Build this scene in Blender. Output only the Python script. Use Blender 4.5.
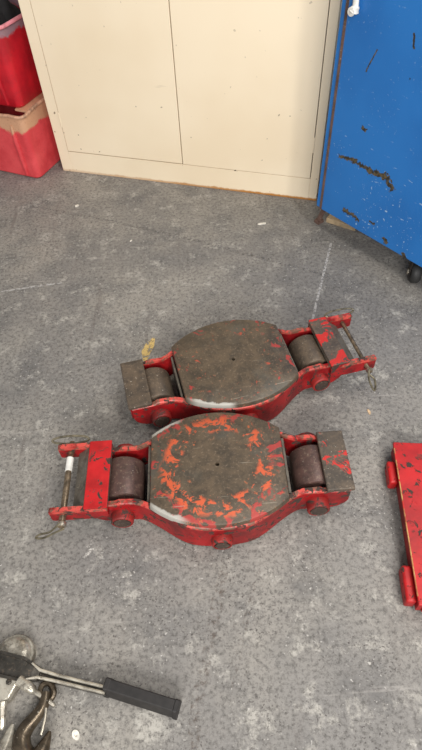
import bpy, bmesh, math, random
from mathutils import Vector, Matrix, Euler, noise
for _o in list(bpy.data.objects): bpy.data.objects.remove(_o)
sc = bpy.context.scene
COL = sc.collection
PI = math.pi

# ---------------------------------------------------------------- camera
CAM_H = 1.4017
RX = Vector((0.9980698, -0.04802712, -0.03937091))
RY = Vector((-0.06210212, -0.77186449, -0.63274682))     # image "down"
RZ = RX.cross(RY)                                         # viewing direction
cam_d = bpy.data.cameras.new('camera')
cam_d.sensor_fit = 'VERTICAL'; cam_d.sensor_height = 36; cam_d.lens = 550 * 36 / 750
cam_d.clip_start = 0.02
cam = bpy.data.objects.new('camera', cam_d); COL.objects.link(cam)
m = Matrix((RX, -RY, -RZ)).transposed().to_4x4(); m.translation = (0, 0, CAM_H)
cam.matrix_world = m
sc.camera = cam

# ---------------------------------------------------------------- light
w = bpy.data.worlds.new('world'); sc.world = w; w.use_nodes = True
w.node_tree.nodes['Background'].inputs[0].default_value = (0.97, 0.98, 1.0, 1)
w.node_tree.nodes['Background'].inputs[1].default_value = 0.34
def area(name, loc, target, sx, sy, power, col):
    d = bpy.data.lights.new(name, 'AREA'); d.shape = 'RECTANGLE'; d.size = sx; d.size_y = sy
    d.energy = power; d.color = col
    o = bpy.data.objects.new(name, d); COL.objects.link(o); o.location = loc
    o.rotation_euler = (Vector(target) - Vector(loc)).to_track_quat('-Z', 'Y').to_euler()
    return o
area('front_fill_light', (-0.2, -3.0, 2.4), (0.1, 2.0, 0.5), 3.0, 1.6, 228, (1.0, 0.98, 0.95))  # added fill light behind the camera, brightens the upright faces
area('ceiling_tube_light_back', (1.3, -0.9, 3.1), (1.1, -0.4, 0), 0.35, 2.4, 88, (1.0, 0.97, 0.92))
area('ceiling_tube_light_front', (1.5, 1.4, 3.1), (1.3, 1.4, 0), 0.35, 1.6, 30, (1.0, 0.97, 0.92))
sc.view_settings.view_transform = 'Standard'; sc.view_settings.look = 'None'
sc.view_settings.gamma = 1; sc.view_settings.use_curve_mapping = False
sc.view_settings.exposure = 0.0

# ---------------------------------------------------------------- helpers
def srgb(r, g, b):
    f = lambda c: (c / 255 / 12.92) if c <= 10 else ((c / 255 + 0.055) / 1.055) ** 2.4
    return (f(r), f(g), f(b), 1)

def pix(px, py, z=0.0):                    # photo pixel -> point on the plane at height z
    d = RX * (px - 211) + RY * (py - 375) + RZ * 550
    t = (z - CAM_H) / d.z
    return Vector((d.x * t, d.y * t, z))

class NT:
    """tiny node-tree helper"""
    def __init__(s, name, rough=0.6, metal=0.0, spec=0.5):
        s.m = bpy.data.materials.new(name); s.m.use_nodes = True
        s.t = s.m.node_tree; s.b = s.t.nodes['Principled BSDF']
        s.b.inputs['Roughness'].default_value = rough; s.b.inputs['Metallic'].default_value = metal
        s.b.inputs['Specular IOR Level'].default_value = spec
        s.co = s.t.nodes.new('ShaderNodeTexCoord').outputs['Object']
    def n(s, t, **k):
        o = s.t.nodes.new(t)
        for a, v in k.items(): setattr(o, a, v)
        return o
    def put(s, sock, v):
        if isinstance(v, (int, float, tuple)): sock.default_value = v
        else: s.t.links.new(v, sock)
    def vec(s, scale=(1, 1, 1), off=(0, 0, 0), rot=(0, 0, 0)):
        o = s.n('ShaderNodeMapping'); s.put(o.inputs[0], s.co)
        o.inputs['Scale'].default_value = scale; o.inputs['Location'].default_value = off
        o.inputs['Rotation'].default_value = rot
        return o.outputs[0]
    def noise(s, scale, detail=4, rough=0.55, v=None, dist=0.0):
        o = s.n('ShaderNodeTexNoise'); s.put(o.inputs['Vector'], v if v is not None else s.co)
        o.inputs['Scale'].default_value = scale; o.inputs['Detail'].default_value = detail
        o.inputs['Roughness'].default_value = rough; o.inputs['Distortion'].default_value = dist
        return o.outputs['Fac']
    def vor(s, scale, v=None):
        o = s.n('ShaderNodeTexVoronoi'); s.put(o.inputs['Vector'], v if v is not None else s.co)
        o.inputs['Scale'].default_value = scale
        return o.outputs['Distance']
    def ramp(s, x, lo, hi, a=0.0, b=1.0):
        o = s.n('ShaderNodeMapRange'); o.interpolation_type = 'SMOOTHSTEP'
        s.put(o.inputs[0], x)
        for i, v in enumerate((lo, hi, a, b)): s.put(o.inputs[i + 1], v)
        return o.outputs[0]
    def math(s, op, a, b=0.0, c=None):
        o = s.n('ShaderNodeMath', operation=op); s.put(o.inputs[0], a); s.put(o.inputs[1], b)
        if c is not None: s.put(o.inputs[2], c)
        return o.outputs[0]
    def mix(s, f, a, b):
        o = s.n('ShaderNodeMix', data_type='RGBA'); s.put(o.inputs[0], f)
        s.put(o.inputs[6], a); s.put(o.inputs[7], b)
        return o.outputs[2]
    def xyz(s, v=None):
        o = s.n('ShaderNodeSeparateXYZ'); s.put(o.inputs[0], v if v is not None else s.co)
        return o.outputs
    def color(s, c): s.put(s.b.inputs['Base Color'], c)
    def bump(s, h, strength=0.3, dist=0.002):
        o = s.n('ShaderNodeBump'); o.inputs['Strength'].default_value = strength
        o.inputs['Distance'].default_value = dist; s.put(o.inputs['Height'], h)
        s.t.links.new(o.outputs[0], s.b.inputs['Normal'])

def new_obj(name, bm, mat=None, parent=None, smooth=False, loc=(0, 0, 0), rot=(0, 0, 0)):
    bmesh.ops.recalc_face_normals(bm, faces=bm.faces[:])
    me = bpy.data.meshes.new(name); bm.to_mesh(me); bm.free()
    o = bpy.data.objects.new(name, me); COL.objects.link(o)
    if mat: me.materials.append(mat)
    if smooth:
        for p in me.polygons: p.use_smooth = True
        me.set_sharp_from_angle(angle=math.radians(38))
    o.parent = parent; o.location = loc; o.rotation_euler = rot
    return o

def thing(name, label, cat, loc=(0, 0, 0), rz=0.0, group=None):
    o = bpy.data.objects.new(name, None); COL.objects.link(o)
    o.empty_display_size = 0.05
    o.location = loc; o.rotation_euler = (0, 0, rz)
    return tag(o, label, cat, group)
def tag(o, label, cat, group=None):
    o['label'] = label; o['category'] = cat
    if group: o['group'] = group
    return o

def box(bm, x0, x1, y0, y1, z0, z1, bev=0.0, seg=2, M=None):
    b2 = bmesh.new()
    vs = [b2.verts.new((x, y, z)) for x in (x0, x1) for y in (y0, y1) for z in (z0, z1)]
    for f in ((0, 1, 3, 2), (4, 6, 7, 5), (0, 4, 5, 1), (2, 3, 7, 6), (0, 2, 6, 4), (1, 5, 7, 3)):
        b2.faces.new([vs[i] for i in f])
    if bev: bmesh.ops.bevel(b2, geom=b2.edges[:], offset=bev, segments=seg, affect='EDGES', profile=0.6)
    merge(bm, b2, M)
def merge(bm, b2, M=None):
    if M is not None: bmesh.ops.transform(b2, matrix=M, verts=b2.verts)
    me = bpy.data.meshes.new('tmp'); b2.to_mesh(me); b2.free(); bm.from_mesh(me); bpy.data.meshes.remove(me)
def lathe(bm, prof, p0=(0, 0, 0), axis=(0, 0, 1), seg=28):
    """prof: (radius, distance along axis)"""
    b2 = bmesh.new(); rings = []
    for r, t in prof:
        rings.append([b2.verts.new((r * math.cos(2 * PI * i / seg), r * math.sin(2 * PI * i / seg), t)) for i in range(seg)])
    for a, b in zip(rings, rings[1:]):
        for i in range(seg):
            j = (i + 1) % seg; b2.faces.new((a[i], a[j], b[j], b[i]))
    b2.faces.new(rings[0][::-1]); b2.faces.new(rings[-1])
    q = Vector((0, 0, 1)).rotation_difference(Vector(axis).normalized())
    merge(bm, b2, Matrix.Translation(p0) @ q.to_matrix().to_4x4())
def cyl(bm, p0, p1, r, bev=0.0, seg=24):
    p0 = Vector(p0); p1 = Vector(p1); L = (p1 - p0).length
    pr = [(r, 0), (r, L)] if not bev else [(r - bev, 0), (r - bev * .3, bev * .3), (r, bev), (r, L - bev), (r - bev * .3, L - bev * .3), (r - bev, L)]
    lathe(bm, pr, p0, p1 - p0, seg)
def tube(bm, pts, r, seg=8, closed=False):
    pts = [Vector(p) for p in pts]; n = len(pts); rings = []
    rr = r if isinstance(r, (list, tuple)) else [r] * n
    up = None
    for i, p in enumerate(pts):
        a = pts[(i - 1) % n] if (closed or i > 0) else p
        b = pts[(i + 1) % n] if (closed or i < n - 1) else p
        t = (b - a).normalized()
        if up is None: up = t.orthogonal().normalized()
        up = (up - t * up.dot(t)).normalized(); s = t.cross(up)
        rings.append([bm.verts.new(p + (up * math.cos(2 * PI * k / seg) + s * math.sin(2 * PI * k / seg)) * rr[i]) for k in range(seg)])
    prs = list(zip(rings, rings[1:])) + ([(rings[-1], rings[0])] if closed else [])
    for a, b in prs:
        for k in range(seg):
            j = (k + 1) % seg; bm.faces.new((a[k], a[j], b[j], b[k]))
    if not closed: bm.faces.new(rings[0][::-1]); bm.faces.new(rings[-1])
def prism(bm, pts, z0, z1, bev=0.0, M=None, seg=2):
    """polygon pts (x,y) pushed from z0 to z1"""
    b2 = bmesh.new()
    a = [b2.verts.new((x, y, z0)) for x, y in pts]; b = [b2.verts.new((x, y, z1)) for x, y in pts]
    b2.faces.new(a[::-1]); top = b2.faces.new(b); n = len(pts)
    for i in range(n): b2.faces.new((a[i], a[(i + 1) % n], b[(i + 1) % n], b[i]))
    if bev: bmesh.ops.bevel(b2, geom=list({e for f in (top,) for e in f.edges} ), offset=bev, segments=seg, affect='EDGES', profile=0.5)
    merge(bm, b2, M)
def catmull(P, n=6, closed=False):
    P = [Vector(p) for p in P]; N = len(P); out = []
    for i in range(N if closed else N - 1):
        g = lambda k: P[k % N] if closed else P[min(max(k, 0), N - 1)]
        a, b, c, d = g(i - 1), g(i), g(i + 1), g(i + 2)
        for k in range(n):
            t = k / n
            out.append(0.5 * ((2 * b) + (c - a) * t + (2 * a - 5 * b + 4 * c - d) * t * t + (3 * b - a - 3 * c + d) * t ** 3))
    if not closed: out.append(P[-1])
    return out

# ---------------------------------------------------------------- materials
def mat_floor():
    t = NT('grey_concrete', 0.62, 0, 0.35)
    big = t.noise(1.3, 5, 0.6, dist=0.4); mid = t.noise(7, 6, 0.65); fine = t.noise(95, 3, 0.7)
    c = t.mix(t.ramp(big, 0.35, 0.65), srgb(123, 120, 117), srgb(149, 144, 136))
    c = t.mix(t.ramp(mid, 0.42, 0.75, 0, 0.65), c, srgb(90, 89, 89))
    c = t.mix(t.ramp(t.noise(14, 6, 0.7, t.vec((1, 1, 1), (3, 7, 0))), 0.52, 0.68, 0, 0.75), c, srgb(174, 170, 162))
    c = t.mix(t.ramp(t.noise(85, 6, 0.8, t.vec((1, 1, 1), (8, 1, 0))), 0.34, 0.56, 0.85, 0), c, srgb(78, 75, 72))
    # pits and specks
    pit = t.math('MULTIPLY', t.ramp(t.noise(150, 2, 0.5), 0.60, 0.68), t.ramp(t.noise(9, 3, 0.6, t.vec((1, 1, 1), (2, 2, 0))), 0.40, 0.62))
    c = t.mix(t.math('MULTIPLY', pit, 0.75), c, srgb(62, 56, 54))
    lt = t.math('MULTIPLY', t.ramp(t.noise(120, 2, 0.5, t.vec((1, 1, 1), (5, 5, 0))), 0.64, 0.70), t.ramp(mid, 0.45, 0.6))
    c = t.mix(t.math('MULTIPLY', lt, 0.6), c, srgb(200, 196, 190))
    # drag marks running towards the room
    st = t.noise(5, 4, 0.6, t.vec((4.5, 0.35, 1), (0, 0, 0), (0, 0, -0.2)))
    c = t.mix(t.ramp(st, 0.60, 0.74, 0, 0.40), c, srgb(92, 84, 80))
    st2 = t.noise(9, 3, 0.6, t.vec((0.3, 5.0, 1), (3, 1, 0), (0, 0, 0.35)))
    c = t.mix(t.ramp(st2, 0.64, 0.74, 0, 0.30), c, srgb(170, 165, 160))
    t.color(c)
    t.put(t.b.inputs['Roughness'], t.ramp(mid, 0.3, 0.7, 0.5, 0.75))
    t.bump(t.math('SUBTRACT', fine, t.math('MULTIPLY', pit, 1.2)), 0.35, 0.002)
    return t.m

def mat_red(name, red=(186, 26, 30), chip=0.60, dark=(140, 18, 22), seed=0.0, rough=0.42, edge=0.0):
    t = NT(name, rough, 0, 0.35)
    v = t.vec((1, 1, 1), (seed, seed * 1.7, seed * .6))
    c = t.mix(t.ramp(t.noise(14, 4, 0.6, v), 0.35, 0.7), srgb(*red), srgb(*dark))
    c = t.mix(t.ramp(t.noise(45, 5, 0.7, v), 0.5, 0.8, 0, 0.4), c, srgb(186, 46, 42))
    ch = t.math('MULTIPLY', t.ramp(t.noise(38, 5, 0.62, v, 0.6), chip, chip + 0.035), t.ramp(t.noise(9, 3, 0.5, v), 0.38, 0.5))
    if edge:  # worn top edges, also lightened as if lit from overhead
        z = t.xyz()[2]
        worn_lit_edge = t.math('MULTIPLY', t.ramp(z, edge - 0.002, edge), t.ramp(t.noise(30, 5, 0.65, v), 0.36, 0.5))
        c = t.mix(t.math('MULTIPLY', worn_lit_edge, 0.8), c, t.mix(t.ramp(t.noise(55, 3, 0.6, v), 0.45, 0.55), srgb(206, 84, 74), srgb(112, 88, 72)))
    c = t.mix(t.ramp(t.noise(6, 5, 0.7, v), 0.45, 0.75, 0, 0.55), c, srgb(84, 24, 22))
    c = t.mix(ch, c, srgb(60, 46, 40))
    t.color(c); t.put(t.b.inputs['Roughness'], t.ramp(ch, 0, 1, rough, 0.7))
    t.bump(t.math('SUBTRACT', t.math('MULTIPLY', t.noise(70, 3, 0.6, v), 0.4), ch), 0.5, 0.0012)
    return t.m

def steel_color(t, v, a=(98, 84, 70), b=(70, 62, 54)):
    c = t.mix(t.ramp(t.noise(22, 6, 0.68, v, 0.5), 0.35, 0.68), srgb(*a), srgb(*b))
    c = t.mix(t.ramp(t.noise(120, 4, 0.7, v), 0.52, 0.75, 0, 0.6), c, srgb(140, 122, 104))
    c = t.mix(t.ramp(t.noise(48, 5, 0.75, t.vec((1, 1, 1), (7, 3, 2))), 0.54, 0.70, 0, 0.65), c, srgb(54, 46, 40))
    return c

def mat_steel(name, a=(98, 84, 70), b=(70, 62, 54), seed=0.0, red=0.0, rough=0.5, metal=0.25):
    t = NT(name, rough, metal)
    v = t.vec((1, 1, 1), (seed, seed * .7, seed * 1.3))
    c = steel_color(t, v, a, b)
    if red: c = t.mix(t.ramp(t.noise(17, 5, 0.6, v, 0.8), 1 - red, 1 - red + 0.03), c, srgb(190, 44, 38))
    sp = t.ramp(t.noise(160, 2, 0.5, v), 0.70, 0.76)
    c = t.mix(t.math('MULTIPLY', sp, 0.7), c, srgb(205, 196, 180))
    t.color(c); t.bump(t.noise(90, 4, 0.65, v), 0.35, 0.0012)
    return t.m

def mat_plain(name, col, rough=0.5, metal=0.0, var=0.12, scale=30, bump=0.15):
    t = NT(name, rough, metal)
    d = tuple(c * (1 - var * 2) for c in col)
    t.color(t.mix(t.ramp(t.noise(scale, 4, 0.6), 0.35, 0.7), srgb(*col), srgb(*d)))
    if bump: t.bump(t.noise(scale * 4, 3, 0.6), bump, 0.001)
    return t.m

ARC = lambda x: 0.170 - (0.278 - math.sqrt(0.278 ** 2 - x * x))
def mat_top(name, ring, seed, white, ringdark, orange=(204, 88, 50)):
    """swivel plate: brown steel, leftover paint in a rough ring, bare worn rim"""
    t = NT(name, 0.5, 0.15)
    v = t.vec((1, 1, 1), (seed, seed * .4, 0))
    c = steel_color(t, v, (92, 78, 62), (64, 56, 46))
    c = t.mix(t.ramp(t.noise(8, 4, 0.6, v), 0.5, 0.7, 0, 0.5), c, srgb(82, 82, 76))
    x, y, z = t.xyz()
    r = t.math('SQRT', t.math('ADD', t.math('MULTIPLY', x, x), t.math('MULTIPLY', y, y)))
    rw = t.math('ADD', r, t.math('MULTIPLY', t.math('SUBTRACT', t.noise(11, 5, 0.65, v), 0.5), 0.075))
    band = t.math('MULTIPLY', t.ramp(rw, 0.098, 0.112), t.ramp(rw, 0.138, 0.160, 1, 0))
    pat = t.ramp(t.noise(26, 6, 0.66, v, 0.7), ring[0], ring[0] + 0.05)
    o_m = t.math('MULTIPLY', band, pat)
    red_b = t.ramp(rw, 0.128, 0.15)
    red_p = t.ramp(t.noise(19, 5, 0.62, t.vec((1, 1, 1), (seed + 4, 2, 0)), 0.8), ring[1], ring[1] + 0.04)
    r_m = t.math('MULTIPLY', red_b, red_p)
    c = t.mix(t.math('MULTIPLY', r_m, 0.8), c, srgb(168, 54, 50))
    c = t.mix(t.math('MULTIPLY', o_m, 0.85), c, srgb(*orange))
    inn = t.math('MULTIPLY', t.ramp(rw, 0.07, 0.10), t.ramp(t.noise(60, 5, 0.7, v), 0.60, 0.66))
    c = t.mix(t.math('MULTIPLY', inn, ringdark), c, srgb(176, 92, 52))
    # scratches
    sc_ = t.ramp(t.noise(30, 2, 0.5, t.vec((0.25, 6, 1), (seed, 0, 0), (0, 0, 0.9))), 0.70, 0.73)
    c = t.mix(t.math('MULTIPLY', sc_, 0.5), c, srgb(160, 150, 134))
    # worn bare edge, on given corners: (x0, x1, sign of y)
    ay = t.math('SUBTRACT', t.math('ABSOLUTE', y), 0.0)
    arc = t.math('SUBTRACT', 0.170 - 0.278, t.math('MULTIPLY', -1.0, t.math('SQRT', t.math('SUBTRACT', 0.278 ** 2, t.math('MULTIPLY', x, x)))))
    d = t.math('SUBTRACT', arc, ay)           # distance inside the curved rim
    dn = t.math('ADD', d, t.math('MULTIPLY', t.math('SUBTRACT', t.noise(40, 4, 0.6, v), 0.5), 0.022))
    tot = None
    for x0, x1, sy, wd in white:
        k = t.math('MULTIPLY', t.ramp(x, x0, x0 + 0.03), t.ramp(x, x1 - 0.04, x1, 1, 0))
        k = t.math('MULTIPLY', k, t.ramp(t.math('MULTIPLY', y, sy), 0.0, 0.01))
        k = t.math('MULTIPLY', k, t.ramp(dn, wd - 0.003, wd + 0.003, 1, 0))
        tot = k if tot is None else t.math('MAXIMUM', tot, k)
    c = t.mix(tot, c, srgb(168, 165, 157))
    t.color(c)
    paint = t.math('MAXIMUM', o_m, r_m)
    t.put(t.b.inputs['Roughness'], t.ramp(paint, 0, 1, 0.46, 0.6))
    t.bump(t.math('ADD', t.noise(80, 4, 0.65, v), paint), 0.3, 0.0012)
    return t.m

def mat_cream():
    t = NT('cream_enamel', 0.42)
    c = t.mix(t.ramp(t.noise(2.2, 3, 0.5), 0.35, 0.7), srgb(233, 217, 190), srgb(227, 209, 180))
    x, y, z = t.xyz()
    rust = t.math('MULTIPLY', t.ramp(t.math('ADD', z, t.math('MULTIPLY', t.noise(30, 4, 0.7), -0.016)), -0.002, 0.006, 1, 0), t.ramp(t.math('ADD', x, t.noise(6, 3, 0.5)), 0.5, 1.5, 0.35, 1))
    c = t.mix(rust, c, srgb(176, 118, 52))
    sp = t.math('MULTIPLY', t.ramp(t.noise(45, 2, 0.4), 0.735, 0.76), t.ramp(z, 0.1, 0.55, 1, 0.35))
    c = t.mix(sp, c, srgb(96, 78, 56))
    c = t.mix(t.ramp(t.noise(12, 2, 0.4, t.vec((0.35, 1, 3), (3, 1, 0))), 0.74, 0.78, 0, 0.5), c, srgb(176, 158, 132))
    t.color(c); t.bump(t.noise(16, 3, 0.5), 0.06, 0.002)
    return t.m

def mat_blue(name, marks=()):
    t = NT(name, 0.38)
    x, y, z = t.xyz()
    c = t.mix(t.ramp(t.noise(3, 3, 0.5), 0.35, 0.7), srgb(38, 112, 184), srgb(32, 100, 170))
    # small white scuffs, streaky, stronger near the bottom
    lo = t.ramp(z, 0.12, 0.62, 1, 0.25)
    sc1 = t.ramp(t.noise(26, 3, 0.6, t.vec((1, 0.7, 3.2), (0, 0, 0), (0.35, 0, 0))), 0.655, 0.69)
    sc2 = t.ramp(t.noise(90, 2, 0.5, t.vec((1, 1, 1), (1, 2, 3))), 0.655, 0.70)
    wm = t.math('MULTIPLY', t.math('MAXIMUM', t.math('MULTIPLY', sc1, t.ramp(t.noise(60, 3, 0.6), 0.48, 0.56)), t.math('MULTIPLY', sc2, t.ramp(t.noise(6, 2, 0.5), 0.45, 0.6))), lo)
    c = t.mix(t.math('MULTIPLY', wm, 0.75), c, srgb(180, 200, 214))
    dk = t.ramp(t.noise(24, 3, 0.55, t.vec((1, 1, 0.6), (6, 6, 1), (0.4, 0, 0))), 0.715, 0.735)
    c = t.mix(t.math('MULTIPLY', dk, 0.85), c, srgb(34, 40, 44))
    # big gouges: segments in (y,z) with width, ragged by noise
    jit = t.math('MULTIPLY', t.math('SUBTRACT', t.noise(55, 4, 0.7), 0.5), 0.050)
    rag = t.math('SUBTRACT', t.noise(70, 4, 0.7, t.vec((1, 1, 1), (9, 3, 1))), 0.48)
    g = None
    for (ya, za, yb, zb, wd) in marks:
        L = math.hypot(yb - ya, zb - za); ux, uz = (yb - ya) / L, (zb - za) / L
        dy = t.math('SUBTRACT', y, ya); dz = t.math('SUBTRACT', z, za)
        s = t.math('ADD', t.math('MULTIPLY', dy, ux), t.math('MULTIPLY', dz, uz))
        pp = t.math('ABSOLUTE', t.math('ADD', t.math('SUBTRACT', t.math('MULTIPLY', dz, ux), t.math('MULTIPLY', dy, uz)), t.math('MULTIPLY', jit, wd / 0.010)))
        over = t.math('MAXIMUM', t.math('SUBTRACT', s, L), t.math('MULTIPLY', s, -1.0))
        d = t.math('MAXIMUM', pp, over)
        d = t.math('ADD', d, t.math('MULTIPLY', rag, wd * 3.0))
        k = t.ramp(d, wd, wd + 0.0015, 1, 0)
        g = k if g is None else t.math('MAXIMUM', g, k)
    if g is not None: c = t.mix(g, c, t.mix(t.ramp(t.noise(80, 3, 0.6), 0.4, 0.6), srgb(44, 42, 34), srgb(92, 80, 58)))
    t.color(c)
    return t.m

def mat_bin(name, seed, lowcol, faded, rim, zr, band):
    t = NT(name, 0.48)
    x, y, z = t.xyz(); v = t.vec((1, 1, 1), (seed, seed, seed))
    n = t.noise(9, 5, 0.65, v)
    c = t.mix(t.ramp(n, 0.35, 0.68), srgb(*lowcol), srgb(*faded))
    zz = t.math('ADD', z, t.math('MULTIPLY', t.math('SUBTRACT', t.noise(12, 5, 0.7, v), 0.5), 0.09))
    c = t.mix(t.ramp(zz, zr - band - 0.006, zr - band + 0.010), c, srgb(*rim))
    sp = t.ramp(t.noise(110, 3, 0.6, v), 0.62, 0.70)
    c = t.mix(t.math('MULTIPLY', sp, 0.35), c, srgb(120, 60, 60))
    t.color(c); t.bump(t.noise(60, 4, 0.6, v), 0.2, 0.002)
    return t.m

M_FLOOR = mat_floor()
M_WALL = mat_plain('painted_wall', (196, 192, 184), 0.8, 0, 0.03, 3, 0.05)
M_CREAM = mat_cream()
M_DARKGAP = mat_plain('dark_gap', (38, 30, 24), 0.8)
M_RED_A = mat_red('chipped_red_paint', (148, 18, 22), 0.555, (96, 13, 16), 0.0, 0.42, 0.1062)
M_HUB = mat_red('greasy_red_paint', (142, 38, 34), 0.54, (96, 30, 28), 4.4, 0.5)
M_RED_B = mat_red('chipped_dark_red_paint', (150, 20, 24), 0.56, (98, 14, 18), 3.1, 0.42, 0.1062)
M_RED_BRIGHT = mat_red('bright_red_paint', (184, 30, 33), 0.56, (158, 22, 25), 5.2)
M_RED_R = mat_red('worn_red_paint', (182, 26, 29), 0.575, (150, 20, 24), 7.7)
M_RED_SHADED = mat_red('red_paint_shaded', (150, 22, 26), 0.60, (110, 18, 20), 1.7)  # dolly red darkened to paint shade onto its side plates
M_STEEL = mat_steel('brown_steel', seed=1.0)
M_STEEL_R = mat_steel('brown_steel_red_traces', (92, 80, 68), (66, 60, 54), 2.0, 0.44)
M_STEEL_RR = mat_steel('steel_half_red', (96, 82, 70), (70, 62, 56), 3.0, 0.53)
M_STEEL_G = mat_steel('grey_worn_steel', (112, 106, 96), (82, 76, 68), 4.0)
M_BOLT = mat_steel('dark_bolt_steel', (74, 58, 50), (50, 42, 38), 7.0)
M_ROLL = mat_steel('roller_steel', (96, 72, 66), (72, 56, 52), 6.0, 0, 0.42, 0.3)
M_DARK = mat_plain('dark_grease', (40, 32, 28), 0.7)
M_ZINC = mat_plain('zinc_rod', (172, 164, 150), 0.32, 0.75, 0.15, 60)
M_RODBR = mat_plain('tarnished_rod', (140, 122, 100), 0.35, 0.6, 0.2, 60)
M_WIRE = mat_plain('tarnished_wire', (126, 118, 98), 0.35, 0.5, 0.2, 60)
M_WHITE = mat_plain('white_tape', (222, 220, 214), 0.6, 0, 0.05, 40)

# ---------------------------------------------------------------- floor, wall
bm = bmesh.new(); box(bm, -4, 4, -3, 5.5, -0.1, 0)
floor = new_obj('floor', bm, M_FLOOR); floor['kind'] = 'structure'
floor['label'] = 'worn grey concrete floor with scuffs and speckles'
CA = math.atan2(2.098 - 2.481, 0.507 + 0.65)               # cabinet front direction
CU = Vector((math.cos(CA), math.sin(CA), 0)); CV = Vector((-CU.y, CU.x, 0))
C0 = Vector((-0.65, 2.481, 0))
bm = bmesh.new(); box(bm, -2.6, 3.4, 0.66, 0.78, 0, 3.2)
wb = new_obj('wall_back', bm, M_WALL, None, False, C0, (0, 0, CA)); wb['kind'] = 'structure'

def floor_strip(name, pts, wd, mat, z=0.0006):
    """thin mark lying on the slab along pixel points; wd list of half widths"""
    bm = bmesh.new(); P = [pix(*p) for p in pts]; prev = None
    for i, p in enumerate(P):
        t = (P[min(i + 1, len(P) - 1)] - P[max(i - 1, 0)]).normalized(); s = Vector((-t.y, t.x, 0)) * wd[i]
        q = [bm.verts.new((p + s + Vector((0, 0, a)))) for a in (z,)] + [bm.verts.new((p - s + Vector((0, 0, z))))]
        if prev: bm.faces.new((prev[0], prev[1], q[1], q[0]))
        prev = q
    return new_obj(name, bm, mat, floor)
def mat_mark(name, col, lo, hi):
    t = NT(name, 0.7); t.color(srgb(*col))
    tr = t.n('ShaderNodeBsdfTransparent'); mx = t.n('ShaderNodeMixShader')
    t.put(mx.inputs[0], t.ramp(t.noise(70, 4, 0.7), lo, hi)); t.t.links.new(tr.outputs[0], mx.inputs[1]); t.t.links.new(t.b.outputs[0], mx.inputs[2])
    t.t.links.new(mx.outputs[0], t.t.nodes['Material Output'].inputs[0])
    return t.m
M_CHALK = mat_mark('pale_scratch', (168, 165, 162), 0.38, 0.56)
M_JOINT = mat_mark('dark_joint', (106, 102, 101), 0.42, 0.85)
M_YELLOW = mat_mark('yellow_floor_paint', (206, 176, 110), 0.40, 0.52)
M_PALE = mat_mark('pale_smear', (188, 184, 178), 0.50, 0.66)
floor_strip('floor_scratch', [(331, 243), (325, 268), (318, 296), (312, 322)], [.0045] * 4, M_CHALK)
floor_strip('floor_joint', [(30, 206), (110, 221), (190, 239), (260, 258), (330, 276)], [.008] * 5, M_JOINT, 0.0004)
floor_strip('yellow_mark', [(154, 338), (150, 345), (146, 352), (145, 361)], [.004, .016, .016, .006], M_YELLOW)
floor_strip('floor_scratch', [(0, 292), (25, 288), (45, 285), (62, 283)], [.003, .005, .006, .002], M_CHALK)
M_TYRE = mat_mark('brown_drag_mark', (104, 92, 84), 0.46, 0.85)
floor_strip('drag_mark', [(226, 556), (218, 600), (208, 650), (198, 700), (192, 752)], [.010, .016, .012, .015, .012], M_TYRE, 0.0003)
floor_strip('drag_mark', [(262, 562), (250, 600), (240, 650), (232, 690)], [.004, .008, .006, .003], M_TYRE, 0.0003)
floor_strip('pale_smear', [(92, 540), (88, 550), (84, 560)], [.008, .016, .006], M_PALE)

# ---------------------------------------------------------------- cream cabinet
cab = thing('metal_cabinet', 'cream two-door metal storage cabinet with a rusty bottom edge', 'cabinet', C0, CA)
CW, CD, CH = 1.219, 0.50, 1.83
FT = 0.02
bm = bmesh.new()
box(bm, 0, 0.0505, 0, FT, 0, CH, 0.002); box(bm, 1.1845, CW, 0, FT, 0, CH, 0.002)
box(bm, 0.0505, 1.1845, 0.0, FT, CH - 0.05, CH, 0.001)
new_obj('front_frame', bm, M_CREAM, cab)
bm = bmesh.new(); box(bm, 0.0505, 1.1845, 0.0005, FT, 0, 0.1015, 0.002); new_obj('kick_panel', bm, M_CREAM, cab)
for nm, a in (('side_panel', (0, 0.012, FT, CD)), ('side_panel', (CW - 0.012, CW, FT, CD)), ('back_panel', (0.012, CW - 0.012, CD - 0.01, CD))):
    bm = bmesh.new(); box(bm, *a, 0, CH); new_obj(nm, bm, M_CREAM, cab)
bm = bmesh.new(); box(bm, 0, CW, FT, CD, CH, CH + 0.004); new_obj('top_panel', bm, M_CREAM, cab)
bm = bmesh.new(); box(bm, 0.012, CW - 0.012, 0.024, 0.03, 0.0, CH - 0.01); new_obj('door_shadow_back', bm, M_DARKGAP, cab).name = 'door_gap_shade'  # dark sheet behind the doors, stands in for shade in the seams
for x0, x1, z0 in ((0.0535, 0.6120, 0.1065), (0.6155, 1.1820, 0.1045)):
    bm = bmesh.new(); box(bm, x0, x1, -0.002, 0.018, z0, CH - 0.053, 0.002)
    new_obj('door', bm, M_CREAM, cab)
for z in (0.22, 1.55):                                   # hinge knuckles on both outer seams
    for x in (0.052, 1.1833):
        bm = bmesh.new(); cyl(bm, (x, -0.0005, z), (x, -0.0005, z + 0.065), 0.0032, seg=10)
        new_obj('hinge', bm, M_CREAM, cab, True)

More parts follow.
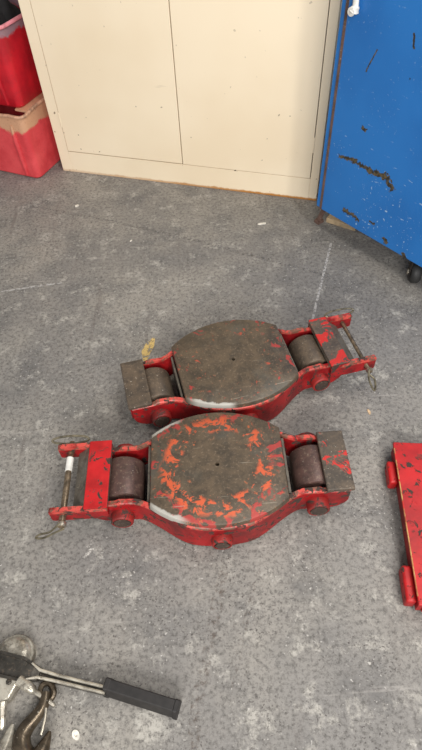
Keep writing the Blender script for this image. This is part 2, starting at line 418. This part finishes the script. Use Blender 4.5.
# ---------------------------------------------------------------- blue rolling cabinet
B0 = pix(320, 208.6, 0.115); B1 = pix(422, 268, 0.115)
bd = (B1 - B0); bd.z = 0; bd.normalize()
BA = math.atan2(bd.y, bd.x) + PI / 2                      # local -y runs along the visible side, +x into the body
blue = thing('rolling_cabinet', 'blue scuffed steel tool cabinet on casters beside the cream cabinet', 'cabinet', (B0.x, B0.y, 0), BA)
bpix = lambda px, py: None
def onblue(px, py):                                       # pixel -> (y,z) on the visible side panel
    d = RX * (px - 211) + RY * (py - 375) + RZ * 550
    n = Vector((-bd.y, bd.x, 0)); o = Vector((0, 0, CAM_H)); t = n.dot(Vector((B0.x, B0.y, 0)) - o) / n.dot(d)
    q = o + d * t
    return (-(q - Vector((B0.x, B0.y, 0))).dot(bd), q.z)
def seg(a, b, wd): return (*onblue(*a), *onblue(*b), wd)
M_BLUE = mat_blue('scuffed_blue_paint', [
    seg((340, 156), (352, 160), .006), seg((352, 160), (371, 171), .008), seg((371, 171), (387, 178), .010), seg((385, 176), (391, 188), .011),
    seg((344, 210), (352, 215), .008), seg((352, 214), (358, 220), .008), seg((384, 239), (386, 242), .007),
    seg((377, 50), (366, 71), .0016), seg((414, 34), (414, 48), .0024), seg((363, 128), (365, 130), .006),
    seg((370, 222), (374, 224), .004), seg((403, 254), (406, 262), .007)])
M_RUST = mat_steel('rusty_edge', (110, 84, 74), (74, 58, 52), 9.0, 0, 0.7, 0.1)
M_RUBBER = mat_plain('black_rubber', (38, 38, 38), 0.6)
M_WOOD = mat_plain('raw_wood', (176, 154, 122), 0.7, 0, 0.12, 20)
BL, BD_, ZB, ZT = 0.66, 0.60, 0.115, 1.06
bm = bmesh.new(); box(bm, 0.0, BD_, -BL, -0.006, ZB, ZT, 0.004); new_obj('body', bm, M_BLUE, blue)
bm = bmesh.new(); box(bm, 0.0015, 0.014, -0.0075, 0.006, ZB - 0.004, ZT, 0.002); new_obj('corner_edge', bm, M_RUST, blue)
bm = bmesh.new(); box(bm, 0.006, 0.05, 0.0065, 0.024, ZB, ZT, 0.001); new_obj('back_flange', bm, M_BLUE, blue)
bm = bmesh.new(); box(bm, -0.012, BD_ + 0.012, -BL - 0.012, 0.012, ZT + 0.0005, ZT + 0.03, 0.004); new_obj('top_lid', bm, M_BLUE, blue)
cw = pix(411, 281, 0.0)
Mi = Matrix.Rotation(-BA, 3, 'Z')
cwl = Mi @ (cw - Vector((B0.x, B0.y, 0)))
fwl = Mi @ (pix(318.5, 222, 0.0) - Vector((B0.x, B0.y, 0)))
def caster(x, y, mat_f, yaw):
    Rm = Matrix.Translation((x, y, 0)) @ Matrix.Rotation(yaw, 4, 'Z')
    bm = bmesh.new(); box(bm, -0.03, 0.03, -0.03, 0.03, ZB - 0.006, ZB - 0.0005, 0.002, M=Rm)
    lathe(bm, [(0.022, ZB - 0.018), (0.024, ZB - 0.014), (0.024, ZB - 0.006)], (x, y, 0))
    for s in (-1, 1): prism(bm, [(-0.022, 0.026), (0.004, 0.026), (0.026, ZB - 0.016), (-0.026, ZB - 0.016), (-0.024, 0.06)], -0.0015, 0.0015, M=Rm @ Matrix.Translation((0.0, s * 0.0215, 0)) @ Matrix.Rotation(PI / 2, 4, 'X'))
    f = new_obj('caster_fork', bm, mat_f, blue, True)
    bm = bmesh.new(); c = Rm @ Vector((-0.008, 0, 0.042)); ax = (Rm.to_3x3() @ Vector((0, 1, 0)))
    lathe(bm, [(0.016, -0.018), (0.034, -0.018), (0.040, -0.013), (0.042, -0.005), (0.042, 0.005), (0.040, 0.013), (0.034, 0.018), (0.016, 0.018)], c, ax, 28)
    new_obj('caster_wheel', bm, M_RUBBER, blue, True)
    bm = bmesh.new(); cyl(bm, c - ax * 0.030, c + ax * 0.030, 0.0065, 0.001, 12)
    for s in (-1, 1): cyl(bm, c + ax * s * 0.023, c + ax * s * 0.029, 0.011, 0.001, 6)
    new_obj('axle_bolt', bm, M_ZINC, blue, True)
cyaw = PI / 2 * 0 + 0.75
caster(cwl.x + 0.012, cwl.y + 0.004, M_DARK, cyaw)
bm = bmesh.new()
prism(bm, [(-0.016, -0.014), (0.016, -0.014), (0.018, 0.012), (0.0, 0.016), (-0.014, 0.012)], 0.0, 0.012, 0.003, Matrix.Translation((fwl.x, fwl.y, 0)))
tube(bm, [(fwl.x, fwl.y, 0.010), (fwl.x - 0.006, fwl.y * 0.6, 0.06), (0.022, -0.016, ZB + 0.004)], [0.011, 0.010, 0.012], 8)
new_obj('corner_leg', bm, M_RUST, blue)
caster(0.20, -0.10, M_DARK, 0.9)
caster(BD_ - 0.06, cwl.y, M_DARK, 0.2); caster(BD_ - 0.06, -0.05, M_DARK, 1.3)
wp = pix(336, 224, 0.0)
bm = bmesh.new(); box(bm, -0.06, 0.07, -0.022, 0.022, 0, 0.022, 0.002)
tag(new_obj('wood_block', bm, M_WOOD, None, False, wp + Vector((0.022, 0.0, 0)), (0, 0, -0.62)), 'pale wooden block lying under the blue cabinet', 'block')
# white clip hung on the blue side
yk, zk = onblue(358, 9)
bm = bmesh.new()
tube(bm, catmull([(-0.007, 0.004, 0.075), (-0.008, 0.000, 0.04), (-0.010, -0.003, 0.012), (-0.011, 0.002, -0.006)], 5), [0.011] * 5 + [0.012] * 5 + [0.017] * 3 + [0.021, 0.019, 0.012], 10)
lathe(bm, [(0.006, -0.001), (0.016, -0.001), (0.017, 0.003), (0.014, 0.006), (0.006, 0.006)], (-0.026, 0.003, -0.002), (1, 0, 0), 16)
q = Vector((B0.x, B0.y, 0)) + Matrix.Rotation(BA, 3, 'Z') @ Vector((0, yk, zk))
clip = thing('hook_clip', 'small white clip hanging on the blue cabinet side', 'clip', q, BA); clip.scale = (0.75, 0.75, 0.75)
new_obj('clip_body', bm, M_WHITE, clip, True, (-0.012, 0, 0))
bm = bmesh.new(); cyl(bm, (-0.036, 0.003, -0.002), (-0.0005, 0.003, -0.002), 0.005, 0.001, 10); new_obj('rivet', bm, M_RODBR, clip, True)

# ---------------------------------------------------------------- red stacking bins
UB = math.radians(-25.5)
def make_bin(name, label, loc, mat, mat_rim, h, w0, d0, flare, dip):
    """corner nearest the cabinet at local (0,0); runs to -x and +y; tapered, rounded, rolled rim"""
    t = thing(name, label, 'bin', loc, UB, 'red plastic bins stacked beside the cream cabinet')
    r = 0.028; cx, cy = -w0 / 2, d0 / 2
    def outline(grow, z_t):
        P = []
        a, b = w0 / 2 + grow, d0 / 2 + grow
        rr = r + grow * 0.3
        for qx, qy, st in ((1, 1, 0), (-1, 1, 1), (-1, -1, 2), (1, -1, 3)):
            for k in range(7):
                an = (st + k / 6) * PI / 2
                P.append((cx + qx * (a - rr) + rr * math.cos(an), cy + qy * (b - rr) + rr * math.sin(an)))
        # subdivide long sides
        out = []
        for i, p in enumerate(P):
            n = P[(i + 1) % len(P)]; L = math.hypot(n[0] - p[0], n[1] - p[1]); k = max(1, int(L / 0.04)); k = min(k, 10) if L > .1 else 1
            for j in range(10 if L > .1 else 1):
                q = j / (10 if L > .1 else 1); out.append((p[0] + (n[0] - p[0]) * q, p[1] + (n[1] - p[1]) * q))
        return out
    def rimz(x, y):
        fx = max(0.0, 1 - abs(y - 0.0) / 0.10)                          # near the front wall
        bump = math.exp(-((x + 0.05) / 0.05) ** 2)
        return h - dip * fx * (1 - 0.5 * bump)
    bm = bmesh.new()
    levels = [0, 0.03, 0.18, 0.45, 0.72, 0.90, 1.0]
    th = 0.004; rings = []
    for L in levels:
        o = outline(flare * L - (0.008 if L == 0 else 0), L)
        rings.append([bm.verts.new((x, y, rimz(x, y) * L)) for x, y in o])
    inner = []
    for L in (1.0, 0.5, 0.02):
        o = outline(flare * L - th, L)
        inner.append([bm.verts.new((x, y, max(rimz(x, y) * L, 0.006))) for x, y in o])
    seq = rings + inner; n = len(rings[0])
    for a, b in zip(seq, seq[1:]):
        for i in range(n): bm.faces.new((a[i], a[(i + 1) % n], b[(i + 1) % n], b[i]))
    bm.faces.new(rings[0][::-1]); bm.faces.new(inner[-1])
    new_obj('bin_body', bm, mat, t, True)
    bm = bmesh.new(); o = outline(flare + 0.003, 1)
    tube(bm, [(x, y, rimz(x, y)) for x, y in o], 0.0075, 8, True)
    new_obj('rim', bm, mat_rim, t, True)
    bm = bmesh.new()                                                    # vertical grooves either side of the corner post
    for gx in (-0.065,):
        P = [(gx, -flare * L - 0.0005, max(0.014, rimz(gx, 0) * L)) for L in (0.0, 0.3, 0.6, 0.85)]
        tube(bm, P, [0.008, 0.012, 0.013, 0.006], 10)
    new_obj('corner_rib', bm, mat, t, True)
    return t
M_BINL = mat_bin('faded_red_plastic', 1.3, (216, 78, 82), (196, 58, 64), (196, 150, 118), 0.30, 0.075)
M_BINU = mat_bin('red_plastic', 2.9, (198, 26, 40), (166, 20, 34), (142, 112, 120), 0.325, 0.040)
M_RIML = mat_plain('dirty_rim', (206, 160, 130), 0.55, 0, 0.15, 30)
M_RIMU = mat_plain('pink_rim', (226, 140, 150), 0.5, 0, 0.12, 20)
BC = pix(40, 180, 0)
lowbin = make_bin('storage_bin', 'faded red plastic bin standing on the floor with dirty tan rim', BC, M_BINL, M_RIML, 0.305, 0.40, 0.44, 0.004, 0.012)
for y0, y1, x0, x1 in ((0.045, 0.425, -0.06, -0.004), (0.045, 0.425, -0.396, -0.27)):
    bm = bmesh.new(); box(bm, x0, x1, y0, y1, 0.298, 0.3065); new_obj('stacking_ledge', bm, M_BINL, lowbin)
uu = Vector((math.cos(UB), math.sin(UB), 0)); vv = Vector((-uu.y, uu.x, 0))
UL = BC + uu * -0.026 + vv * 0.048 + Vector((0, 0, 0.3075))
upbin = make_bin('storage_bin', 'deep red plastic bin with pink rim, stacked on the faded lower bin', UL, M_BINU, M_RIMU, 0.325, 0.29, 0.30, 0.028, 0.0)
# dark cloth inside the top bin
random.seed(5)
M_CLOTH = mat_plain('black_cloth', (24, 22, 24), 0.9, 0, 0.2, 25)
bm = bmesh.new(); bmesh.ops.create_icosphere(bm, subdivisions=4, radius=1)
for v in bm.verts:
    n = noise.noise(v.co * 2.3) * 0.20 + noise.noise(v.co * 6) * 0.07
    c = v.co * (1 + n); v.co = Vector((c.x * 0.122, c.y * 0.130, max(c.z, -0.85) * 0.185))
rag = new_obj('cloth_bundle', bm, M_CLOTH, None, True, UL + uu * -0.145 + vv * 0.150 + Vector((0, 0, 0.200)), (0, 0, UB))
tag(rag, 'black crumpled cloth bundle filling the top red bin', 'cloth')

# ---------------------------------------------------------------- machine skates
def side_y(x):
    a = abs(x)
    if a <= 0.075: return 0.172 - 0.008 * (a / 0.075) ** 2
    if a >= 0.215: return 0.0885
    q = (a - 0.075) / 0.14
    q2 = q * q * (3 - 2 * q)
    return 0.164 + (0.0885 - 0.164) * (0.55 * q + 0.45 * q2)
def make_skate(label, loc, rz, red, redhub, topm, blockm, endm, lugm, rollm):
    t = thing('machine_skate', label, 'machine skate', loc, rz, 'red machine moving skates on the floor')
    TH = 0.014
    for s in (-1, 1):                                          # bent side plates
        bm = bmesh.new(); prev = None
        xs = [-0.338, -0.334, -0.328, -0.318, -0.305, -0.29] + [-0.27 + i * 0.0108 for i in range(51)] + [0.29, 0.305, 0.318, 0.328, 0.334, 0.338]
        R = 0.055; rings = []
        for x in xs:
            e = max(0.0, abs(x) - (0.340 - R)); zb = 0.020 + R - math.sqrt(max(R * R - e * e, 0)); qm = min(1.0, max(0.0, (0.20 - abs(x)) / 0.12)); zb -= 0.012 * qm * qm * (3 - 2 * qm)
            zt = 0.1165
            if abs(x) > 0.26: zt = 0.1085
            dip = max(0.0, 1 - abs(abs(x) - 0.215) / 0.05); zt -= 0.004 * dip
            zt = max(zt, zb + 0.01)
            y = side_y(x)
            rings.append([bm.verts.new((x, s * yy, z)) for yy, z in ((y - 0.0015, zb), (y, zb + 0.0015), (y, zt - 0.003), (y - 0.003, zt), (y - TH, zt), (y - TH, zb))])
        for a, b in zip(rings, rings[1:]):
            for i in range(6): bm.faces.new((a[i], a[(i + 1) % 6], b[(i + 1) % 6], b[i]))
        bm.faces.new(rings[0]); bm.faces.new(rings[-1][::-1])
        new_obj('side_plate', bm, red, t, True)
    # swivel plate with a centre hole
    out = []
    XC = 0.177
    N = 14
    for i in range(N + 1):
        x = -XC + 2 * XC * i / N; out.append((x, -ARC(x)))
    for i in range(1, 6): out.append((XC, -ARC(XC) + 2 * ARC(XC) * i / 6))
    for i in range(N + 1):
        x = XC - 2 * XC * i / N; out.append((x, ARC(x)))
    for i in range(1, 6): out.append((-XC, ARC(XC) - 2 * ARC(XC) * i / 6))
    bm = bmesh.new()
    def ring(k, z, r=None):
        L = []
        for x, y in out:
            if r: a = math.atan2(y, x); L.append(bm.verts.new((r * math.cos(a), r * math.sin(a), z)))
            else: L.append(bm.verts.new((x * k, y * k, z)))
        return L
    rg = [ring(0.97, 0.1085), ring(1.0, 0.111), ring(1.0, 0.1255), ring(0.990, 0.1300), ring(0.965, 0.1325), ring(0.5, 0.1325), ring(1, 0.1325, 0.0055), ring(1, 0.118, 0.0055)]
    n = len(out)
    for a, b in zip(rg, rg[1:]):
        for i in range(n): bm.faces.new((a[i], a[(i + 1) % n], b[(i + 1) % n], b[i]))
    bm.faces.new(rg[0][::-1]); bm.faces.new(rg[-1])
    new_obj('top_plate', bm, topm, t, True)
    # inner cross walls either side of the rollers
    for x in (-0.186, 0.180):
        bm = bmesh.new(); box(bm, x, x + 0.006, -0.084, 0.084, 0.022, 0.108); new_obj('cross_wall', bm, M_STEEL_G, t)
    bm = bmesh.new(); box(bm, -0.179, 0.179, -0.10, 0.10, 0.024, 0.036); new_obj('bottom_plate', bm, M_DARK, t)
    for x in (-0.257, 0.257):
        bm = bmesh.new(); lathe(bm, [(0.012, -0.058), (0.050, -0.058), (0.0545, -0.055), (0.056, -0.050), (0.056, 0.050), (0.0545, 0.055), (0.050, 0.058), (0.012, 0.058)], (x, 0, 0.056), (0, 1, 0), 40)
        new_obj('roller', bm, rollm, t, True)
        bm = bmesh.new(); cyl(bm, (x, -0.074, 0.056), (x, 0.074, 0.056), 0.013, 0, 14); new_obj('axle', bm, M_STEEL, t, True)
    for x in (-0.257, 0.0, 0.257):
        for s in (-1, 1):
            y = side_y(x); L = 0.027 if x else (0.020 if s * math.cos(rz) < 0 else 0.006)
            zc = 0.056 if x else 0.055; r = 0.030 if x else 0.027
            bm = bmesh.new()
            lathe(bm, [(r, 0), (r, L - 0.005), (r - 0.001, L - 0.002), (r - 0.004, L), (r * 0.80, L), (r * 0.76, L - 0.003), (0.004, L - 0.003)], (x, s * (y - 0.001), zc), (0, s, 0), 28)
            h = new_obj('hub', bm, redhub, t, True)
            bm = bmesh.new(); lathe(bm, [(r * 0.74, 0), (r * 0.74, 0.003), (r * 0.55, 0.004)], (x, s * (y + L - 0.0036), zc), (0, s, 0), 6 if x == 0 else 20)
            new_obj('bolt_head', bm, M_BOLT, h)
    # plain end: closed box with a steel cover
    bm = bmesh.new(); box(bm, 0.276, 0.348, -0.0892, 0.0892, 0.1092, 0.1215, 0.0035); new_obj('end_cover', bm, endm, t)
    bm = bmesh.new(); box(bm, 0.328, 0.344, -0.0735, 0.0735, 0.045, 0.1090, 0.002); new_obj('end_wall', bm, red, t)
    # coupling end: wedge block, lugs, pin
    bm = bmesh.new()
    prism(bm, [(-0.286, 0.109), (-0.286, 0.1200), (-0.345, 0.1200), (-0.384, 0.084), (-0.384, 0.066), (-0.330, 0.050), (-0.330, 0.109)], -0.0880, 0.0880, M=Matrix.Rotation(PI / 2, 4, 'X'))
    blk = new_obj('end_block', bm, M_STEEL_G, t)
    bm = bmesh.new(); box(bm, -0.346, -0.2855, -0.1006, 0.1006, 0.1202, 0.1262, 0.002); new_obj('block_cover', bm, blockm, t)
    for s in (-1, 1):
        bm = bmesh.new()
        prism(bm, [(-0.288, 0.1200), (-0.432, 0.1200), (-0.437, 0.115), (-0.437, 0.072), (-0.432, 0.068), (-0.300, 0.068), (-0.288, 0.080)], -0.006, 0.006, M=Matrix.Translation((0, s * 0.0947, 0)) @ Matrix.Rotation(PI / 2, 4, 'X'))
        new_obj('lug', bm, lugm, t)
    return t

def coupling_pin(t, near, rodm, rr, tape):
    """near: sign of local y that faces the camera"""
    x, z = -0.405, 0.094
    bm = bmesh.new(); cyl(bm, (x, -near * 0.122, z), (x, near * 0.132, z), rr, 0.0015, 16)
    pin = new_obj('coupling_pin', bm, rodm, t, True)
    bm = bmesh.new(); cyl(bm, (x, near * 0.119, z), (x, near * 0.131, z), rr + 0.004, 0.002, 16); new_obj('pin_collar', bm, M_ZINC, pin, True)
    if tape:
        bm = bmesh.new(); cyl(bm, (x, -near * 0.070, z), (x, -near * 0.028, z), rr + 0.0012, 0, 16); new_obj('tape_wrap', bm, M_WHITE, pin, True)
    bm = bmesh.new(); P = []
    for i in range(26):
        a = 2 * PI * i / 26; P.append((x - 0.002 + 0.052 * math.cos(a) , -near * (0.1135 + 0.009 * (1 + math.sin(a))), z + 0.012 + 0.006 * math.sin(a)))
    tube(bm, P, 0.0032, 7, True); new_obj('wire_clip', bm, M_WIRE, pin, True)
    bm = bmesh.new(); pts = [(x, near * 0.126, z + 0.012), (x - 0.012, near * 0.131, z + 0.004), (x - 0.035, near * 0.134, z - 0.02), (x - 0.062, near * 0.134, z - 0.03), (x - 0.072, near * 0.142, z - 0.032), (x - 0.05, near * 0.145, z - 0.028), (x - 0.02, near * 0.142, z - 0.010), (x + 0.004, near * 0.130, z - 0.013)]
    if not tape: pts = [(x, near * 0.126, z + 0.012), (x + 0.008, near * 0.136, z + 0.008), (x + 0.010, near * 0.150, z - 0.01), (x + 0.004, near * 0.165, z - 0.03), (x - 0.004, near * 0.172, z - 0.042), (x - 0.012, near * 0.160, z - 0.035), (x - 0.010, near * 0.146, z - 0.018), (x + 0.001, near * 0.130, z - 0.013)]
    tube(bm, catmull(pts, 5), 0.0028 if tape else 0.0034, 7); new_obj('wire_clip', bm, M_WIRE, pin, True)

TOP_A = mat_top('orange_ring_plate', (0.50, 0.535), 2.0, [(-0.19, -0.07, -1, 0.010), (-0.19, -0.08, 1, 0.013)], 0.9)
TOP_B = mat_top('brown_plate', (0.60, 0.605), 6.0, [(0.03, 0.18, 1, 0.008)], 0.35, (176, 74, 52))
sk1 = make_skate('red machine skate with orange ring paint on top, nearer the camera', (0.002, 0.736, 0), 0.0, M_RED_A, M_HUB, TOP_A, M_RED_BRIGHT, M_STEEL_R, M_RED_A, M_ROLL)
coupling_pin(sk1, -1, M_RODBR, 0.0085, True)
sk2 = make_skate('red machine skate with plain brown swivel plate, behind the other one', (0.071, 1.097, 0), PI + math.radians(11.2), M_RED_B, M_HUB, TOP_B, M_STEEL_RR, M_STEEL, M_RED_B, M_STEEL)
sk2.scale = (0.975, 1, 1)
coupling_pin(sk2, 1, M_RODBR, 0.0065, False)

# ---------------------------------------------------------------- red steel dolly at the right edge
R0 = pix(393, 442, 0.062); R1 = pix(419, 605, 0.062)
rd = (R1 - R0); RL = math.hypot(rd.x, rd.y); RA = math.atan2(rd.y, rd.x) + PI / 2
dol = thing('load_dolly', 'bright red steel load dolly cut off by the right edge', 'dolly', (R0.x, R0.y, 0), RA)
# local: -y along the visible edge from far to near, +x to the right
M_GOLD = mat_steel('worn_edge', (196, 160, 96), (150, 70, 44), 3.3, 0.45, 0.5, 0.1)
bm = bmesh.new(); box(bm, 0.0, 0.24, -RL, 0, 0.052, 0.062, 0.002); new_obj('top_plate', bm, M_RED_R, dol)
bm = bmesh.new(); tube(bm, [(0.0008, -0.02 - (RL - 0.04) * i / 24, 0.0612 + 0.0003 * math.sin(i * 2.1)) for i in range(25)], 0.0017, 6); new_obj('worn_edge', bm, M_GOLD, dol)
for x in (0.004, 0.224):
    bm = bmesh.new(); box(bm, x, x + 0.012, -RL + 0.004, -0.004, 0.010, 0.0518, 0.001); new_obj('side_plate', bm, M_RED_SHADED, dol)
for y in (-0.006, -RL + 0.006):
    bm = bmesh.new(); box(bm, 0.017, 0.223, y - 0.005, y + 0.005, 0.010, 0.0518, 0.001); new_obj('end_plate', bm, M_RED_B, dol)
for i in range(6):
    y = -0.06 - i * (RL - 0.12) / 5
    bm = bmesh.new(); cyl(bm, (0.03, y, 0.020), (0.21, y, 0.020), 0.020, 0.002, 18); new_obj('roller', bm, M_STEEL, dol, True)
for ya, yb, dx in ((-0.050, -0.118, 0.020), (-RL + 0.10, -RL + 0.012, 0.022)):
    for s in (0, 1):
        bm = bmesh.new()
        x0, x1 = (-dx, 0.0038) if s == 0 else (0.2362, 0.236 + dx)
        box(bm, x0, x1, yb, ya, 0.004, 0.044, 0.007, 3); new_obj('lug', bm, M_RED_R, dol, True)

# ---------------------------------------------------------------- ratchet lever hoist at the lower left
M_GUN = mat_steel('oily_steel', (86, 82, 76), (56, 54, 50), 5.0, 0, 0.34, 0.7)
M_BRIGHT = mat_steel('bright_worn_steel', (192, 186, 172), (104, 98, 88), 8.0, 0, 0.26, 0.42)
M_GRIP = mat_plain('black_grip', (36, 33, 32), 0.55, 0, 0.15, 60)
M_HOOK = mat_steel('oiled_hook_steel', (104, 92, 76), (66, 58, 48), 11.0, 0, 0.3, 0.7)
H0 = pix(0, 664, 0.03); H1 = pix(180, 708, 0.03)
hd = H1 - H0; HL = math.hypot(hd.x, hd.y); HA = math.atan2(hd.y, hd.x)
hst = thing('lever_hoist', 'steel ratchet lever hoist with black grip and hooks, lying in the corner', 'hoist', (H0.x, H0.y, 0), HA)
Hinv = Matrix.Rotation(-HA, 3, 'Z')
def hl(px, py, z): return Hinv @ (pix(px, py, z) - Vector((H0.x, H0.y, 0)))
xg = hl(106, 684, 0.03).x; xt = hl(38, 668, 0.03).x
# handle: U channel, broad at the head and narrow towards the grip
def channel(stn, floor_z, wall):
    bm = bmesh.new(); rings = []
    for x, hw, z0, z1 in stn:
        rings.append([bm.verts.new((x, y, z)) for y, z in ((-hw, z0), (-hw, z1), (-hw + wall, z1), (-hw + wall * 1.3, z1 - floor_z), (hw - wall * 1.3, z1 - floor_z), (hw - wall, z1), (hw, z1), (hw, z0))])
    for a, b in zip(rings, rings[1:]):
        for i in range(8): bm.faces.new((a[i], a[(i + 1) % 8], b[(i + 1) % 8], b[i]))
    bm.faces.new(rings[0]); bm.faces.new(rings[-1][::-1])
    return bm
new_obj('handle_head', channel([(-0.16, 0.026, 0.012, 0.040), (-0.05, 0.027, 0.012, 0.040), (xt - 0.035, 0.025, 0.010, 0.038), (xt - 0.010, 0.0175, 0.010, 0.034), (xt + 0.006, 0.0135, 0.010, 0.030)], 0.004, 0.006), M_GUN, hst)
new_obj('handle_bar', channel([(xt + 0.0062, 0.0105, 0.004, 0.028), (xt + 0.05, 0.0095, 0.004, 0.026), (xg + 0.004, 0.0090, 0.004, 0.025)], 0.006, 0.003), M_GUN, hst)
for s in (-1, 1):
    bm = bmesh.new(); tube(bm, [(xt - 0.016, s * 0.0165, 0.035), (xt + 0.006, s * 0.0075, 0.0295), (xt + 0.05, s * 0.0058, 0.0268), (xg + 0.002, s * 0.0055, 0.0258)], [0.002, 0.0036, 0.0036, 0.0036], 8)
    new_obj('worn_rib', bm, M_BRIGHT, hst, True)
bm = bmesh.new()
g0 = hl(106.5, 684, 0.03); g1 = hl(177.5, 706.5, 0.03); gd = g1 - g0; GL = math.hypot(gd.x, gd.y)
GM = Matrix.Translation((g0.x, g0.y, 0)) @ Matrix.Rotation(math.atan2(gd.y, gd.x), 4, 'Z')
def grip_block(x0, x1, k, h):
    b2 = bmesh.new(); rings = []
    for x in (x0, x0 + 0.002, x1 - 0.002, x1):
        e = 0.0015 if x in (x0, x1) else 0.0
        rings.append([b2.verts.new((x, y, z)) for y, z in ((-0.0200 * k + e, 0.0), (-0.0205 * k + e, 0.004), (-0.0115 * k + e, h - 0.002 - e), (-0.0095 * k + e, h - e), (0.0095 * k - e, h - e), (0.0115 * k - e, h - 0.002 - e), (0.0150 * k - e, 0.004), (0.0145 * k - e, 0.0))])
    for a, b in zip(rings, rings[1:]):
        for q in range(8): b2.faces.new((a[q], a[(q + 1) % 8], b[(q + 1) % 8], b[q]))
    b2.faces.new(rings[0]); b2.faces.new(rings[-1][::-1])
    bm = bmesh.new(); merge(bm, b2, GM); return bm
new_obj('grip', grip_block(0, GL, 1.0, 0.036), M_GRIP, hst)
new_obj('grip_collar', grip_block(-0.004, 0.008, 1.1, 0.038), M_GRIP, hst)
new_obj('grip_collar', grip_block(GL - 0.008, GL + 0.003, 1.1, 0.0375), M_GRIP, hst)
# dished gear cover beyond the handle
c = hl(19, 657, 0.02)
bm = bmesh.new(); lathe(bm, [(0.046, 0), (0.047, 0.012), (0.044, 0.017), (0.040, 0.018), (0.038, 0.022), (0.030, 0.028), (0.016, 0.032), (0.004, 0.033)], (c.x - 0.014, c.y + 0.002, 0.0), (0, 0, 1), 36)
new_obj('gear_cover', bm, M_BRIGHT, hst, True)
# body plate and gear case on the near side
c0, c1, c2, c3, c4 = [hl(*p, 0.032) for p in ((-6, 676), (20, 678), (9, 698), (1, 703), (-30, 706))]
bm = bmesh.new(); prism(bm, [(p.x, p.y) for p in (c0, c1, c2, c3, c4)][::-1], 0.0, 0.034, 0.003)
bp = new_obj('body_plate', bm, M_BRIGHT, hst)
cc = hl(9, 682, 0.034)
bm = bmesh.new(); lathe(bm, [(0.0065, 0), (0.0065, 0.004), (0.004, 0.006)], (cc.x, cc.y, 0.0335), (0, 0, 1), 6); new_obj('bolt_head', bm, M_GUN, bp)
# pin bar poking out
a, b = hl(19, 680, 0.030), hl(55, 706, 0.020)
bm = bmesh.new(); dv = (b - a)
tube(bm, [a, a + dv * 0.25, a + dv * 0.40, a + dv * 0.45, a + dv * 0.97, b], [0.012, 0.012, 0.010, 0.0055, 0.005, 0.003], 12); new_obj('release_pin', bm, M_BRIGHT, hst, True)
# pawl arm hanging at the left edge
a, b = hl(3, 701, 0.03), hl(2, 730, 0.012)
bm = bmesh.new(); dv = b - a; tube(bm, [a, a + dv * 0.1, a + dv * 0.9, b], [0.009, 0.010, 0.0065, 0.004], 8); new_obj('pawl_arm', bm, M_BRIGHT, hst, True)
def hook(pts, rad, z, mat, latch):
    P = [hl(px, py, z) for px, py in pts]
    # drop onto the floor, keep the lateral layout
    bm = bmesh.new(); n = 7; Q = catmull(P, n)
    rr = []
    for i in range(len(Q)):
        t_ = i / n; k = min(int(t_), len(rad) - 2); f_ = t_ - k; rr.append(rad[k] * (1 - f_) + rad[k + 1] * f_)
    tube(bm, Q, rr, 14); h = new_obj('hook', bm, mat, hst, True)
    if latch:
        bm = bmesh.new(); L = [hl(px, py, z + 0.006) for px, py in latch]
        tube(bm, catmull(L, 4), 0.0035, 8); new_obj('latch', bm, M_ZINC, h, True)
    return h
hook([(46, 692), (44, 704), (38, 714), (28, 726), (22, 738), (23, 752), (30, 759), (38, 756), (44, 746), (50, 731)], [0.010, 0.012, 0.0135, 0.016, 0.0185, 0.021, 0.021, 0.019, 0.014, 0.003], 0.022, M_HOOK, [(46, 708), (45, 718), (43, 727), (41, 735)])
P = [hl(47 + 7 * math.cos(2 * PI * i / 16), 692 + 9 * math.sin(2 * PI * i / 16), 0.016) for i in range(16)]
bm = bmesh.new(); tube(bm, P, 0.0065, 8, True); new_obj('hook_eye', bm, M_HOOK, hst, True)
hook([(-22, 700), (-28, 725), (-26, 752), (-14, 765), (-2, 760), (6, 745), (13, 724)], [0.012, 0.016, 0.021, 0.023, 0.022, 0.016, 0.004], 0.022, M_BRIGHT, None)

# ---------------------------------------------------------------- litter on the floor
M_CHIP = mat_plain('pale_chip', (224, 218, 206), 0.6, 0, 0.08, 60)
M_CHIPT = mat_plain('tan_chip', (206, 176, 140), 0.7, 0, 0.1, 60)
def chip(px, py, L, W, ang, label, mat, name='paint_chip', h=0.003):
    random.seed(px * 7 + py); bm = bmesh.new(); pts = []
    for i in range(9):
        a = 2 * PI * i / 9; k = random.uniform(0.75, 1.1); pts.append((L / 2 * k * math.cos(a), W / 2 * k * math.sin(a)))
    prism(bm, pts, 0, h, h * 0.3)
    tag(new_obj(name, bm, mat, None, False, pix(px, py), (0, 0, ang)), label, 'litter', 'scraps on the floor')
chip(262, 224, 0.044, 0.014, 0.1, 'white paper scrap on the floor before the cream cabinet', M_CHIP, 'paper_scrap')
chip(77, 206, 0.022, 0.014, 0.6, 'pale paint chip on the floor near the red bins', M_CHIP)
chip(369, 412, 0.010, 0.024, 0.2, 'tan chip on the floor to the right of the skates', M_CHIPT)
chip(131, 241, 0.014, 0.006, 0.9, 'small white chip on the floor below the left cabinet door', M_CHIP)
t = thing('metal_washer', 'small pale oval washer on the floor beside the steel hook', 'washer', pix(76, 735), 0.6)
bm = bmesh.new(); b2 = bmesh.new()
lathe(b2, [(0.0035, 0), (0.0085, 0), (0.0085, 0.003), (0.0035, 0.003), (0.003, 0.001)], seg=16); merge(bm, b2, Matrix.Diagonal((0.9, 1.25, 1, 1)))
new_obj('ring', bm, M_CHIP, t, True)
